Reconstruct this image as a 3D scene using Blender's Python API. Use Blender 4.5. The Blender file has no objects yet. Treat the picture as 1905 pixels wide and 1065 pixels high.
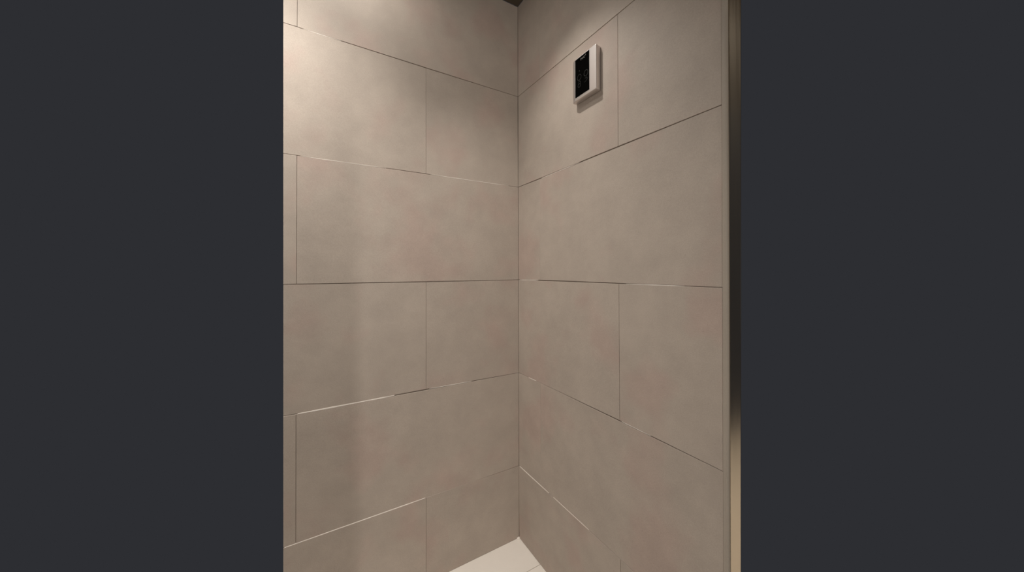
import bpy, bmesh, math, random
from mathutils import Vector, Matrix

# ------------------------------------------------------------------ scene, camera, light
sc = bpy.context.scene
col = sc.collection
T = 0.4                      # height of one wall tile in metres; the plan below is written in tile heights
random.seed(11)

cam_d = bpy.data.cameras.new('camera')
cam_d.sensor_fit = 'HORIZONTAL'
cam_d.sensor_width = 36.0
cam_d.lens = 636.25 / 1905 * 36
cam_d.shift_x = (952.5 - 979.56) / 1905
cam_d.shift_y = (498.85 - 532.5) / 1905
cam_d.clip_start = 0.02
cam = bpy.data.objects.new('camera', cam_d)
right = Vector((0.84650215, -0.532376, -0.00314736))
up = Vector((-0.00214375, -0.00932031, 0.99995427))
fwd = Vector((0.53238099, 0.84645669, 0.00903094))
cam.matrix_world = Matrix(((right.x, up.x, -fwd.x, -1.9023 * T),
                           (right.y, up.y, -fwd.y, -3.1892 * T),
                           (right.z, up.z, -fwd.z, 2.87705 * T),
                           (0, 0, 0, 1)))
col.objects.link(cam)
sc.camera = cam

w = bpy.data.worlds.new('world')
sc.world = w
w.use_nodes = True
bg = w.node_tree.nodes['Background']
bg.inputs['Color'].default_value = (0.0262, 0.0273, 0.0319, 1)    # an unlit, even dark grey beyond the corner
bg.inputs['Strength'].default_value = 1.0

WARM = (1.0, 0.955, 0.895)
def lamp(name, kind, loc, power, color=WARM, target=None, **kw):
    d = bpy.data.lights.new(name, kind)
    d.energy = power
    d.color = color
    for k, v in kw.items():
        setattr(d, k, v)
    o = bpy.data.objects.new(name, d)
    o.location = Vector(loc) * T
    if target is not None:
        o.rotation_euler = (Vector(target) - Vector(loc)).to_track_quat('-Z', 'Y').to_euler()
    col.objects.link(o)
    return o

# two ceiling panels beside the left wall, a small downlight over the corner, then added fill and back lights
lamp('ceiling_panel_light', 'AREA', (-1.75, -0.55, 5.72), 2.5, target=(-1.8, -0.49, 0), shape='SQUARE', size=0.25)
lamp('ceiling_panel_light', 'AREA', (-2.4, -0.9, 5.72), 8.4, target=(-2.4, -0.89, 0), shape='SQUARE', size=0.25, spread=math.radians(110))
lamp('corner_downlight', 'SPOT', (-0.92, -0.98, 5.66), 20.5, target=(-0.05, -1.02, 1.5), spot_size=math.radians(88), spot_blend=1.0, shadow_soft_size=0.015)
lamp('added_fill_light', 'AREA', (-6.0, -2.6, 4.2), 5.2, target=(0, -1.0, 2.4), shape='RECTANGLE', size=0.8, size_y=1.0)  # unseen soft fill, added to brighten the right wall
lamp('added_fill_light', 'AREA', (-4.5, -5.0, 3.0), 6.3, target=(0, -1.0, 2.4), shape='RECTANGLE', size=0.8, size_y=1.0)  # second added fill, from farther back
lamp('added_back_light', 'POINT', (-0.6, -9.0, 2.6), 66.0, shadow_soft_size=0.03)  # unseen light added to throw the upright shade edge on the left wall

vs = sc.view_settings
sc.display_settings.display_device = 'sRGB'
vs.view_transform = 'Standard'
vs.look = 'None'
vs.exposure = 0.0
vs.gamma = 1.0
vs.use_curve_mapping = False

# ------------------------------------------------------------------ materials
def mat(name):
    m = bpy.data.materials.new(name)
    m.use_nodes = True
    nt = m.node_tree
    return m, nt, nt.nodes['Principled BSDF'], nt.nodes, nt.links

def plain(name, color, rough, metal=0.0, spec=0.5):
    m, nt, b, N, L = mat(name)
    b.inputs['Base Color'].default_value = (*color, 1)
    b.inputs['Roughness'].default_value = rough
    b.inputs['Metallic'].default_value = metal
    b.inputs['Specular IOR Level'].default_value = spec
    return m

def tile_material(name, base, vary, rough, bump, pink=0.0, spec=0.35, grain_scale=420.0):
    m, nt, b, N, L = mat(name)
    geo = N.new('ShaderNodeNewGeometry')
    info = N.new('ShaderNodeObjectInfo')
    off = N.new('ShaderNodeVectorMath'); off.operation = 'SCALE'
    comb = N.new('ShaderNodeCombineXYZ')
    for i in range(3):
        L.new(info.outputs['Random'], comb.inputs[i])
    L.new(comb.outputs[0], off.inputs[0]); off.inputs['Scale'].default_value = 37.0
    add = N.new('ShaderNodeVectorMath'); add.operation = 'ADD'
    L.new(geo.outputs['Position'], add.inputs[0]); L.new(off.outputs[0], add.inputs[1])
    def noise(scale, detail, rough_=0.55):
        n = N.new('ShaderNodeTexNoise')
        n.inputs['Scale'].default_value = scale
        n.inputs['Detail'].default_value = detail
        n.inputs['Roughness'].default_value = rough_
        L.new(add.outputs[0], n.inputs['Vector'])
        return n
    def rng(src, lo, hi, a, c):
        r = N.new('ShaderNodeMapRange')
        r.inputs['From Min'].default_value = lo; r.inputs['From Max'].default_value = hi
        r.inputs['To Min'].default_value = a; r.inputs['To Max'].default_value = c
        L.new(src, r.inputs['Value'])
        return r.outputs[0]
    def mul(x, y):
        k = N.new('ShaderNodeMath'); k.operation = 'MULTIPLY'
        L.new(x, k.inputs[0]); L.new(y, k.inputs[1])
        return k.outputs[0]
    cloud = noise(6.0, 5.0, 0.6)
    patch = noise(17.0, 4.0)
    grain = noise(grain_scale, 3.0, 0.7)
    v = mul(rng(cloud.outputs['Fac'], 0.3, 0.7, 1 - vary, 1 + vary), rng(patch.outputs['Fac'], 0.3, 0.7, 1 - vary * 0.6, 1 + vary * 0.6))
    v = mul(v, rng(grain.outputs['Fac'], 0.3, 0.7, 1 - vary * 1.3, 1 + vary * 1.3))
    v = mul(v, rng(info.outputs['Random'], 0, 1, 1 - vary * 0.25, 1 + vary * 0.25))
    # sparse dark pits
    pit = N.new('ShaderNodeTexVoronoi'); pit.inputs['Scale'].default_value = 26.0
    L.new(add.outputs[0], pit.inputs['Vector'])
    v = mul(v, rng(pit.outputs['Distance'], 0.02, 0.06, 1 - vary * 2.2, 1.0))
    tint = N.new('ShaderNodeMix'); tint.data_type = 'RGBA'
    tint.inputs['A'].default_value = (*base, 1)
    tint.inputs['B'].default_value = (base[0] * 1.02, base[1] * 0.90, base[2] * 0.91, 1)
    pk = noise(4.5, 3.0)
    L.new(rng(pk.outputs['Fac'], 0.52, 0.66, 0.0, pink), tint.inputs['Factor'])
    sc_ = N.new('ShaderNodeVectorMath'); sc_.operation = 'SCALE'
    L.new(tint.outputs['Result'], sc_.inputs[0]); L.new(v, sc_.inputs['Scale'])
    L.new(sc_.outputs[0], b.inputs['Base Color'])
    b.inputs['Roughness'].default_value = rough
    b.inputs['Specular IOR Level'].default_value = spec
    bw = noise(16.0, 6.0, 0.62)
    b1 = N.new('ShaderNodeBump'); b1.inputs['Strength'].default_value = 1.0; b1.inputs['Distance'].default_value = bump
    L.new(bw.outputs['Fac'], b1.inputs['Height'])
    b2 = N.new('ShaderNodeBump'); b2.inputs['Strength'].default_value = 1.0; b2.inputs['Distance'].default_value = bump * 0.10
    L.new(grain.outputs['Fac'], b2.inputs['Height']); L.new(b1.outputs[0], b2.inputs['Normal'])
    L.new(b2.outputs[0], b.inputs['Normal'])
    return m

M_WALL = tile_material('greige_wall_tile', (0.415, 0.352, 0.298), 0.06, 0.62, 0.0012, pink=0.6)
M_FLOOR = tile_material('cream_floor_tile', (0.80, 0.74, 0.67), 0.02, 0.5, 0.0002, pink=0.0)
M_GROUT = plain('brown_grout', (0.20, 0.16, 0.13), 0.95, spec=0.1)
M_FGROUT = plain('floor_grout', (0.26, 0.21, 0.16), 0.95, spec=0.1)
M_CEIL = plain('dark_ceiling_paint', (0.09, 0.07, 0.05), 0.9, spec=0.2)
M_PLASTER = plain('plain_plaster', (0.45, 0.40, 0.35), 0.9, spec=0.2)
M_TRIM = tile_material('greige_edge_profile', (0.365, 0.315, 0.262), 0.03, 0.55, 0.0002)
M_SHELL = plain('warm_silver_shell', (0.68, 0.635, 0.61), 0.34, metal=0.85, spec=0.5)
M_RIM = plain('bright_rim', (0.62, 0.57, 0.55), 0.35, metal=0.3)
M_GLASS = plain('black_glass', (0.0012, 0.0012, 0.0012), 0.12, spec=0.015)
M_MARK = plain('grey_print', (0.018, 0.0185, 0.0165), 0.6, spec=0.2)
M_LOGO = plain('pale_print', (0.17, 0.16, 0.15), 0.6, spec=0.2)

def brushed():
    m, nt, b, N, L = mat('brushed_steel')
    b.inputs['Base Color'].default_value = (0.57, 0.485, 0.375, 1)
    b.inputs['Metallic'].default_value = 1.0
    geo = N.new('ShaderNodeNewGeometry')
    mp = N.new('ShaderNodeMapping'); mp.inputs['Scale'].default_value = (900, 900, 4)
    L.new(geo.outputs['Position'], mp.inputs['Vector'])
    n = N.new('ShaderNodeTexNoise'); n.inputs['Scale'].default_value = 1.0; n.inputs['Detail'].default_value = 3.0
    L.new(mp.outputs[0], n.inputs['Vector'])
    r = N.new('ShaderNodeMapRange'); r.inputs['To Min'].default_value = 0.14; r.inputs['To Max'].default_value = 0.22
    L.new(n.outputs['Fac'], r.inputs['Value']); L.new(r.outputs[0], b.inputs['Roughness'])
    return m
M_STEEL = brushed()

# ------------------------------------------------------------------ helpers
def link(name, mesh, m, parent=None, kind=None, label=None):
    if m is not None:
        mesh.materials.append(m)
    o = bpy.data.objects.new(name, mesh)
    col.objects.link(o)
    if parent is not None:
        o.parent = parent
    if kind:
        o['kind'] = kind
    if label:
        o['label'] = label
    return o

def pydata(name, V, F):
    me = bpy.data.meshes.new(name)
    me.from_pydata([Vector(v) for v in V], [], F)
    me.update()
    bm = bmesh.new(); bm.from_mesh(me)
    bmesh.ops.recalc_face_normals(bm, faces=bm.faces)
    bm.to_mesh(me); bm.free()
    return me

def box_mesh(name, lo, hi, bevel=0.0):
    bm = bmesh.new()
    bmesh.ops.create_cube(bm, size=1)
    for v in bm.verts:
        for i in range(3):
            v.co[i] = (lo[i] + hi[i]) / 2 + v.co[i] * (hi[i] - lo[i])
    if bevel:
        bmesh.ops.bevel(bm, geom=list(bm.edges), offset=bevel, segments=2, affect='EDGES')
    me = bpy.data.meshes.new(name)
    bm.to_mesh(me); bm.free()
    return me

def interp(pts, u):
    if u <= pts[0][0]:
        return pts[0][1]
    for (a, p), (b, q) in zip(pts, pts[1:]):
        if u <= b:
            return p + (q - p) * (u - a) / (b - a)
    return pts[-1][1]

def slab(name, quad, axis, back, m, parent, bevel, front):
    """A tile: quad = four (u, z) corners in metres, front = four depths (proud of the wall) at them, bevelled front edge.
    axis maps (u, z, depth) to world."""
    cu = sum(q[0] for q in quad) / 4; cz = sum(q[1] for q in quad) / 4
    V = []
    for u, z in quad:
        V.append(axis(u, z, -back))
    for (u, z), f in zip(quad, front):
        V.append(axis(u, z, f - bevel))
    for (u, z), f in zip(quad, front):
        V.append(axis(u - math.copysign(bevel, u - cu), z - math.copysign(bevel, z - cz), f))
    F = [(0, 1, 2, 3), (8, 9, 10, 11)]
    for i in range(4):
        j = (i + 1) % 4
        F += [(i, j, 4 + j, 4 + i), (4 + i, 4 + j, 8 + j, 8 + i)]
    return link(name, pydata(name, V, F), m, parent)

AX_L = lambda u, z, d: (-u, -d, z)
AX_R = lambda u, z, d: (-d, -u, z)
AX_F = lambda u, v, d: (-u, -v, d)

# ------------------------------------------------------------------ the setting
FZ = 0.7823                                       # height of the cut bottom course
CEIL = 5.768
def lean_left(z): return 2.0835 + 0.0027 * (z - FZ - 2.0)
def lean_edge(z): return 2.2050 + 0.0046 * (z - FZ - 2.0)
def lean_case(z): return 2.2638 + 0.0083 * (z - FZ - 2.0)

# heights of the joints above the bottom course: small measured sags along each wall
JL = {0: [(0, -.008), (1, .004), (2, .004)], 1: [(0, -.007), (1, .002), (2, -.003)], 2: [(0, 0), (1, -.005), (2, -.001)],
      3: [(0, .008), (1, .005), (2, -.002)], 4: [(0, -.002), (1, -.002), (2, .004)]}
JR = {0: [(0, -.006), (1, 0)], 1: [(0, -.007), (.41, -.002), (1.43, .003), (2.2, -.004)], 2: [(0, 0), (.41, .006), (1.43, .001)],
      3: [(0, .008), (.41, .002), (1.43, .008), (2.2, .004)], 4: [(0, -.002), (1.43, -.015), (2.2, -.02)]}

def backing(name, pts, axis, d0, d1, m):
    """a wall slab: polygon of (u, z) in tile units between depths d0, d1 (metres)"""
    n = len(pts)
    V = [axis(u * T, z * T, d0) for u, z in pts] + [axis(u * T, z * T, d1) for u, z in pts]
    F = [tuple(range(n)), tuple(range(n, 2 * n))] + [(i, (i + 1) % n, n + (i + 1) % n, n + i) for i in range(n)]
    return link(name, pydata(name, V, F), m, kind='structure')

# left wall (y = 0) and right wall (x = 0): grout bed with the tiles as children
wall_left = backing('wall_left', [(-0.05, 0), (lean_left(0), 0), (lean_left(CEIL), CEIL), (-0.05, CEIL)], AX_L, -0.0025, -0.022, M_GROUT)
wall_right = backing('wall_right', [(-.006, 0), (lean_edge(0) - .05, 0), (lean_edge(CEIL) - .05, CEIL), (-.006, CEIL)], AX_R, -0.0025, -0.022, M_GROUT)

GAP = 0.0006
def VGAP(u): return 0.00015 if abs(u - 0.413) < .01 else 0.0004          # half a joint
# how far the upper edge of the tiles under joint k stands proud (mm) along u: proud edges catch the light, sunk ones lie in shade
HL = {0: [(0, -.1), (.98, -.1), (1.0, .8), (2.1, .7)], 1: [(0, .1), (1, .3), (2, 1.0)], 2: [(0, -.4), (2, -.4)], 3: [(0, .5), (2, .35)],
      4: [(0, -.5), (1.4, -.5), (2, .1)], 5: [(0, 0)]}
HR = {0: [(0, .9), (.6, .5), (1.4, .3), (2.2, .3)], 1: [(0, .1), (.3, .5), (.6, -.3), (2.2, -.4)], 2: [(0, .4), (.4, .1), (.45, -.4), (1.2, .0), (2.2, .4)],
      3: [(0, -.3), (.3, .3), (1.0, .3), (1.43, -.3), (2.2, -.5)], 4: [(0, -.4), (2.2, -.3)], 5: [(0, 0)]}
def lay(wall, axis, J, H, first, end_fn, start):
    for k in range(-1, 5):
        joints = [start] + [j for j in first(k)] + ['end']
        for a, b in zip(joints, joints[1:]):
            def zlow(u): return 0.0006 / T if k == -1 else FZ + k + interp(J[k], u)
            def zhigh(u): return CEIL - 0.004 if k == 4 else FZ + k + 1 + interp(J[k + 1], u)
            quad = []
            ua = a
            if b == 'end':
                ub0, ub1 = end_fn(zlow(2)), end_fn(zhigh(2))
            else:
                ub0 = ub1 = b
            ga = VGAP(a) if a != start else 0.0003
            gb = VGAP(b) if b != 'end' else 0.0
            quad = [(ua * T + ga, zlow(ua) * T + GAP), (ub0 * T - gb, zlow(ub0) * T + GAP),
                    (ub1 * T - gb, zhigh(ub1) * T - GAP), (ua * T + ga, zhigh(ua) * T - GAP)]
            ub = 2.1 if b == 'end' else b
            low = [random.uniform(-0.0001, 0.0002) for _ in range(2)]
            if H is HL and k == 1 and a == 1.0:
                low[0] += 0.0007                  # this corner overhangs the course below
            front = [low[0], low[1], interp(H[k + 1], ub - .01) * 0.0016, interp(H[k + 1], ua + .01) * 0.0016]
            slab('tile', quad, axis, 0.0024, M_WALL, wall, 0.0006, front)

lay(wall_left, AX_L, JL, HL, lambda k: [1.0] if k in (-1, 1, 3) else [2.0], lean_left, 0.0)
RA, RB = 0.413, 1.432
lay(wall_right, AX_R, JR, HR, lambda k: [RB] if k in (-1, 1, 3) else [RA], lambda z: lean_edge(z) - 0.0298, 0.0009)

# pale grout showing along some of the bed joints, where the course below stands out a little
M_PALE = plain('pale_grout', (0.80, 0.74, 0.67), 0.8, spec=0.2)
def joint_grout(wall, axis, J, H, k, u0, u1, h):
    n, V, F = 6, [], []
    for i in range(n + 1):
        u = u0 + (u1 - u0) * i / n
        z = (FZ + k + interp(J[k], u)) * T
        hh = h * (0.75 + 0.5 * random.random()) * (0.35 if i in (0, n) else 1)
        d = max(0.0, interp(H[k], u) * 0.0016) + 0.0002
        V += [axis(u * T, z - hh * .65, -0.002), axis(u * T, z + hh * .35, -0.002), axis(u * T, z + hh * .35, d - .0002), axis(u * T, z - hh * .65, d)]
    for i in range(n):
        for j in range(4):
            F.append((i * 4 + j, i * 4 + (j + 1) % 4, i * 4 + 4 + (j + 1) % 4, i * 4 + 4 + j))
    F += [(0, 1, 2, 3), (n * 4, n * 4 + 1, n * 4 + 2, n * 4 + 3)]
    link('joint_grout', pydata('joint_grout', V, F), M_PALE, wall, label='pale line of grout in the tile joint')
for k, u0, u1, h in ((1, 1.28, 1.99, .0030), (1, .55, .97, .0016), (0, 1.01, 2.07, .0024), (3, .12, .96, .0014), (3, 1.35, 1.98, .0010), (4, 1.7, 1.96, .0014)):
    joint_grout(wall_left, AX_L, JL, HL, k, u0, u1, h)
for k, u0, u1, h in ((0, .02, .55, .0026), (0, .62, 1.1, .0014), (1, .2, .34, .0018), (2, .03, .38, .0016), (2, 1.5, 1.95, .0014), (3, .45, 1.0, .0014), (1, 1.45, 1.7, .0010)):
    joint_grout(wall_right, AX_R, JR, HR, k, u0, u1, h)

# tile edge profile closing the right wall, rounded to the front
def edge_profile():
    prof = [(-0.0118, -0.012), (-0.0118, -0.0004), (-0.0112, 0.0002), (-0.0045, 0.0005), (-0.0018, -0.0004), (-0.0004, -0.0020), (0.0, -0.0045), (0.0, -0.020), (-0.004, -0.020), (-0.004, -0.012)]
    V, F, n, H = [], [], len(prof), 8
    for i in range(H + 1):
        z = CEIL * i / H
        for du, d in prof:
            V.append(AX_R(lean_edge(z) * T + du, z * T, d))
    for i in range(H):
        for j in range(n):
            F.append((i * n + j, i * n + (j + 1) % n, (i + 1) * n + (j + 1) % n, (i + 1) * n + j))
    F += [tuple(range(n)), tuple(range(H * n, H * n + n))]
    return link('trim_1', pydata('trim_1', V, F), M_TRIM, kind='structure', label='narrow rounded edge strip at the end of the tiled right wall')
edge_profile()

# steel casing beside it, set back from the tile face
def casing():
    V, F, H = [], [], 8
    prof = lambda z: [(lean_edge(z) * T + 0.0006, -0.0050), (lean_case(z) * T - 0.0002, -0.0050), (lean_case(z) * T, -0.0052), (lean_case(z) * T, -0.0068), (lean_edge(z) * T + 0.0006, -0.0068)]
    n = 5
    for i in range(H + 1):
        z = CEIL * i / H
        for u, d in prof(z):
            V.append(AX_R(u, z * T, d))
    for i in range(H):
        for j in range(n):
            F.append((i * n + j, i * n + (j + 1) % n, (i + 1) * n + (j + 1) % n, (i + 1) * n + j))
    F += [tuple(range(n)), tuple(range(H * n, H * n + n))]
    return link('trim_2', pydata('trim_2', V, F), M_STEEL, kind='structure', label='brushed steel strip beside the edge of the tiled right wall')
casing()

# floor: bed and tiles, joints parallel to the left wall
XF, YF = 5.6, 4.1
floor = link('floor', box_mesh('floor', (-XF * T, -YF * T, -0.03), (0.02, 0.02, -0.0004)), M_FGROUT, kind='structure')
rows = [0.0, 0.399, 1.899, 3.399, YF]
for r, (v0, v1) in enumerate(zip(rows, rows[1:])):
    xs = [0.0] + [x for x in ([1.3, 2.8, 4.3] if r % 2 == 0 else [0.75, 2.25, 3.75, 5.25])] + [XF]
    for x0, x1 in zip(xs, xs[1:]):
        g0 = 0.0009
        xa = x0 * T + (g0 if x0 else -0.0006)      # the first tiles run right up to the walls
        va = v0 * T + (g0 if v0 else -0.0006)
        q = [(xa, va), (x1 * T - g0, va), (x1 * T - g0, v1 * T - g0), (xa, v1 * T - g0)]
        slab('floor_tile', q, AX_F, 0.0003, M_FLOOR, floor, 0.0004, [0.0006 + random.uniform(0, 0.0003) for _ in range(4)])

# crumb of grout left in the corner where floor and walls meet
def grout_bead():
    bm = bmesh.new()
    bmesh.ops.create_icosphere(bm, subdivisions=3, radius=1)
    for v in bm.verts:
        k = 1 + 0.25 * math.sin(v.co.x * 7 + v.co.y * 5) * math.cos(v.co.z * 6)
        v.co = Vector((v.co.x * 0.008 * k - 0.006, v.co.y * 0.005 * k - 0.004, v.co.z * 0.006 * k + 0.002))
    me = bpy.data.meshes.new('grout_bead'); bm.to_mesh(me); bm.free()
    link('grout_bead', me, M_FLOOR, parent=floor, label='small pale crumb of grout in the corner')
grout_bead()

# dark ceiling over the corner
link('ceiling', box_mesh('ceiling', (-XF * T, -7.0 * T, CEIL * T), (0.0, 0.0, CEIL * T + 0.03)), M_CEIL, kind='structure')

# unseen wall added behind the camera; its edge shades part of the left wall
link('added_shade_wall', box_mesh('added_shade_wall', (-2.9 * T, -4.5 * T, 0.0), (-1.117 * T, -4.2 * T, CEIL * T)), M_PLASTER, kind='structure')

# ------------------------------------------------------------------ touch panel on the right wall
def touch_panel():
    root = bpy.data.objects.new('touch_panel', None)
    base = Vector((0, -1.118 * T, 4.279 * T))
    root.location = base
    root.empty_display_size = 0.05
    col.objects.link(root)
    root['label'] = 'silver framed black glass touch panel with round buttons mounted on the tiled wall'
    root['category'] = 'touch panel'
    z0, z1 = 4.279 * T, 4.630 * T
    def place(o):
        o.matrix_parent_inverse = Matrix.Translation(-base)
        return o
    P = lambda u, z, d: (-d, -u, z)
    # shell: a cross-section (u, depth) with a sloped left face, lofted through inset outlines for rounded edges
    loops = [  # (depth, left u, right u, bottom z, top z, corner radius)
        (0.0008, 0.980 * T, 1.257 * T, z0 + .0016, z1 - .0016, .0040),
        (0.0030, 0.976 * T, 1.260 * T, z0 + .0004, z1 - .0004, .0042),
        (0.0150, 0.974 * T, 1.262 * T, z0 + .0000, z1 - .0000, .0042),
        (0.0166, 0.977 * T, 1.2625 * T, z0 + .0002, z1 - .0001, .0040),
        (0.0200, 0.999 * T, 1.2625 * T, z0 + .0008, z1 - .0003, .0034),
        (0.0209, 1.008 * T, 1.2615 * T, z0 + .0014, z1 - .0006, .0030),
        (0.0214, 1.013 * T, 1.2590 * T, z0 + .0026, z1 - .0014, .0026),
    ]
    V, F, n = [], [], 0
    for d, a, b, c, e, r in loops:
        ring = []
        for cx, cz, t0 in ((b - r, e - r, 0), (a + r, e - r, 90), (a + r, c + r, 180), (b - r, c + r, 270)):
            for s in range(6):
                t = math.radians(t0 + s * 18)
                ring.append(P(cx + r * math.cos(t), cz + r * math.sin(t), d))
        n = len(ring); V += ring
    for i in range(len(loops) - 1):
        for j in range(n):
            F.append((i * n + j, i * n + (j + 1) % n, (i + 1) * n + (j + 1) % n, (i + 1) * n + j))
    F += [tuple(range(n)), tuple(range((len(loops) - 1) * n, len(loops) * n))]
    me = pydata('shell', V, F)
    shell = place(link('shell', me, M_SHELL, parent=root))
    for p in me.polygons:
        p.use_smooth = False
    # black glass front with a fine bright rim
    gu0, gu1, gz0, gz1 = 1.019 * T, 1.190 * T, 4.304 * T, 4.6205 * T
    def frame():
        o_, t = 0.0008, 0.0010
        V = []
        for dd in (0.0212, 0.0222):
            for k in (o_, o_ - t):
                V += [P(gu0 - k, gz0 - k, dd), P(gu1 + k, gz0 - k, dd), P(gu1 + k, gz1 + k, dd), P(gu0 - k, gz1 + k, dd)]
        F = []
        for i in range(4):
            j = (i + 1) % 4
            F += [(i, j, 8 + j, 8 + i), (4 + i, 4 + j, 12 + j, 12 + i), (8 + i, 8 + j, 12 + j, 12 + i), (i, j, 4 + j, 4 + i)]
        return place(link('glass_rim', pydata('glass_rim', V, F), M_RIM, parent=root, label='thin bright rim around the black glass'))
    frame()
    GD = 0.0224
    glass = place(link('glass_front', box_mesh('glass_front', (-GD, -gu1, gz0), (-0.0205, -gu0, gz1), 0.0003), M_GLASS, parent=root, label='glossy black glass front'))
    FD = GD + 0.00025
    def sub(name, me, m, label=None):
        o = link(name, me, m, parent=glass, label=label)
        o.matrix_parent_inverse = Matrix.Identity(4)
        return o
    def ring(cu, cz, r, wd, a0=0, a1=360, sx=1.0):
        V, F, n = [], [], 40
        full = a1 - a0 >= 360
        for i in range(n + (0 if full else 1)):
            t = math.radians(a0 + (a1 - a0) * i / n)
            for rr_ in (r - wd / 2, r + wd / 2):
                for dd in (GD - 0.0001, FD):
                    V.append(P(cu + rr_ * math.cos(t) * sx, cz + rr_ * math.sin(t), dd))
        cnt = n if full else n + 1
        for i in range(n):
            a = i * 4; b = ((i + 1) % cnt) * 4
            F += [(a, b, b + 1, a + 1), (a + 2, b + 2, b + 3, a + 3), (a + 1, b + 1, b + 3, a + 3), (a, b, b + 2, a + 2)]
        return V, F
    def bar(u0, z0_, u1, z1_, wd):
        du, dz = u1 - u0, z1_ - z0_
        l = math.hypot(du, dz); nx, nz = -dz / l * wd / 2, du / l * wd / 2
        V = [P(*c, dd) for dd in (GD - 0.0001, FD) for c in ((u0 + nx, z0_ + nz), (u1 + nx, z1_ + nz), (u1 - nx, z1_ - nz), (u0 - nx, z0_ - nz))]
        F = [(0, 1, 2, 3), (4, 5, 6, 7)] + [(i, (i + 1) % 4, 4 + (i + 1) % 4, 4 + i) for i in range(4)]
        return V, F
    def join(parts):
        V, F = [], []
        for v, f in parts:
            k = len(V); V += v; F += [tuple(i + k for i in q) for q in f]
        return V, F
    # the mark is printed with u growing to the viewer's right
    sub('button_ring', pydata('button_ring', *ring(1.151 * T, 4.4546 * T, 0.0092, 0.0013)), M_MARK)
    sub('button_ring', pydata('button_ring', *ring(1.0705 * T, 4.457 * T, 0.0092, 0.0011)), M_MARK)
    c = (1.0705 * T, 4.3985 * T)
    sub('button_symbol', pydata('button_symbol', *join([ring(c[0], c[1] - .0030, 0.0062, 0.0012), ring(c[0] + .0010, c[1] + .0056, 0.0050, 0.0011, -60, 170), bar(c[0] - .004, c[1], c[0] + .0055, c[1] + .0035, .0011)])), M_MARK, 'grey looped symbol under the left button ring')
    c = (1.150 * T, 4.401 * T)
    sub('button_symbol', pydata('button_symbol', *join([ring(c[0] + .001, c[1] + .002, 0.0052, 0.0010, -80, 150), bar(c[0] - .006, c[1] - .006, c[0] + .001, c[1] - .003, .0011)])), M_MARK, 'faint grey symbol under the right button ring')
    sub('indicator_dot', pydata('indicator_dot', *ring(1.0741 * T, 4.508 * T, 0.0009, 0.0014)), M_MARK)
    # lettering at the top
    cu = bpy.data.curves.new('lettering', 'FONT')
    cu.body = 'TWC'; cu.size = 0.0090; cu.extrude = 0.0001; cu.space_character = 0.9
    to = bpy.data.objects.new('lettering_curve', cu); col.objects.link(to)
    dg = bpy.context.evaluated_depsgraph_get()
    me = bpy.data.meshes.new_from_object(to.evaluated_get(dg))
    bpy.data.objects.remove(to); bpy.data.curves.remove(cu)
    x0 = min(v.co.x for v in me.vertices); x1 = max(v.co.x for v in me.vertices)
    for v in me.vertices:
        s = (v.co.x - x0) / (x1 - x0)
        v.co = Vector(P(1.084 * T + s * 0.0560 * T, 4.5860 * T + v.co.y, GD + 0.0001 + v.co.z))
    me.materials.clear()
    sub('lettering', me, M_LOGO, 'small pale lettering at the top of the glass')
    V, F = join([ring(1.1485 * T, 4.6045 * T, 0.0007, 0.0014), bar(1.139 * T, 4.596 * T, 1.1455 * T, 4.6015 * T, .0007)])
    sub('logo_mark', pydata('logo_mark', V, F), M_LOGO, 'small pale dot above the end of the lettering')
    return root
touch_panel()
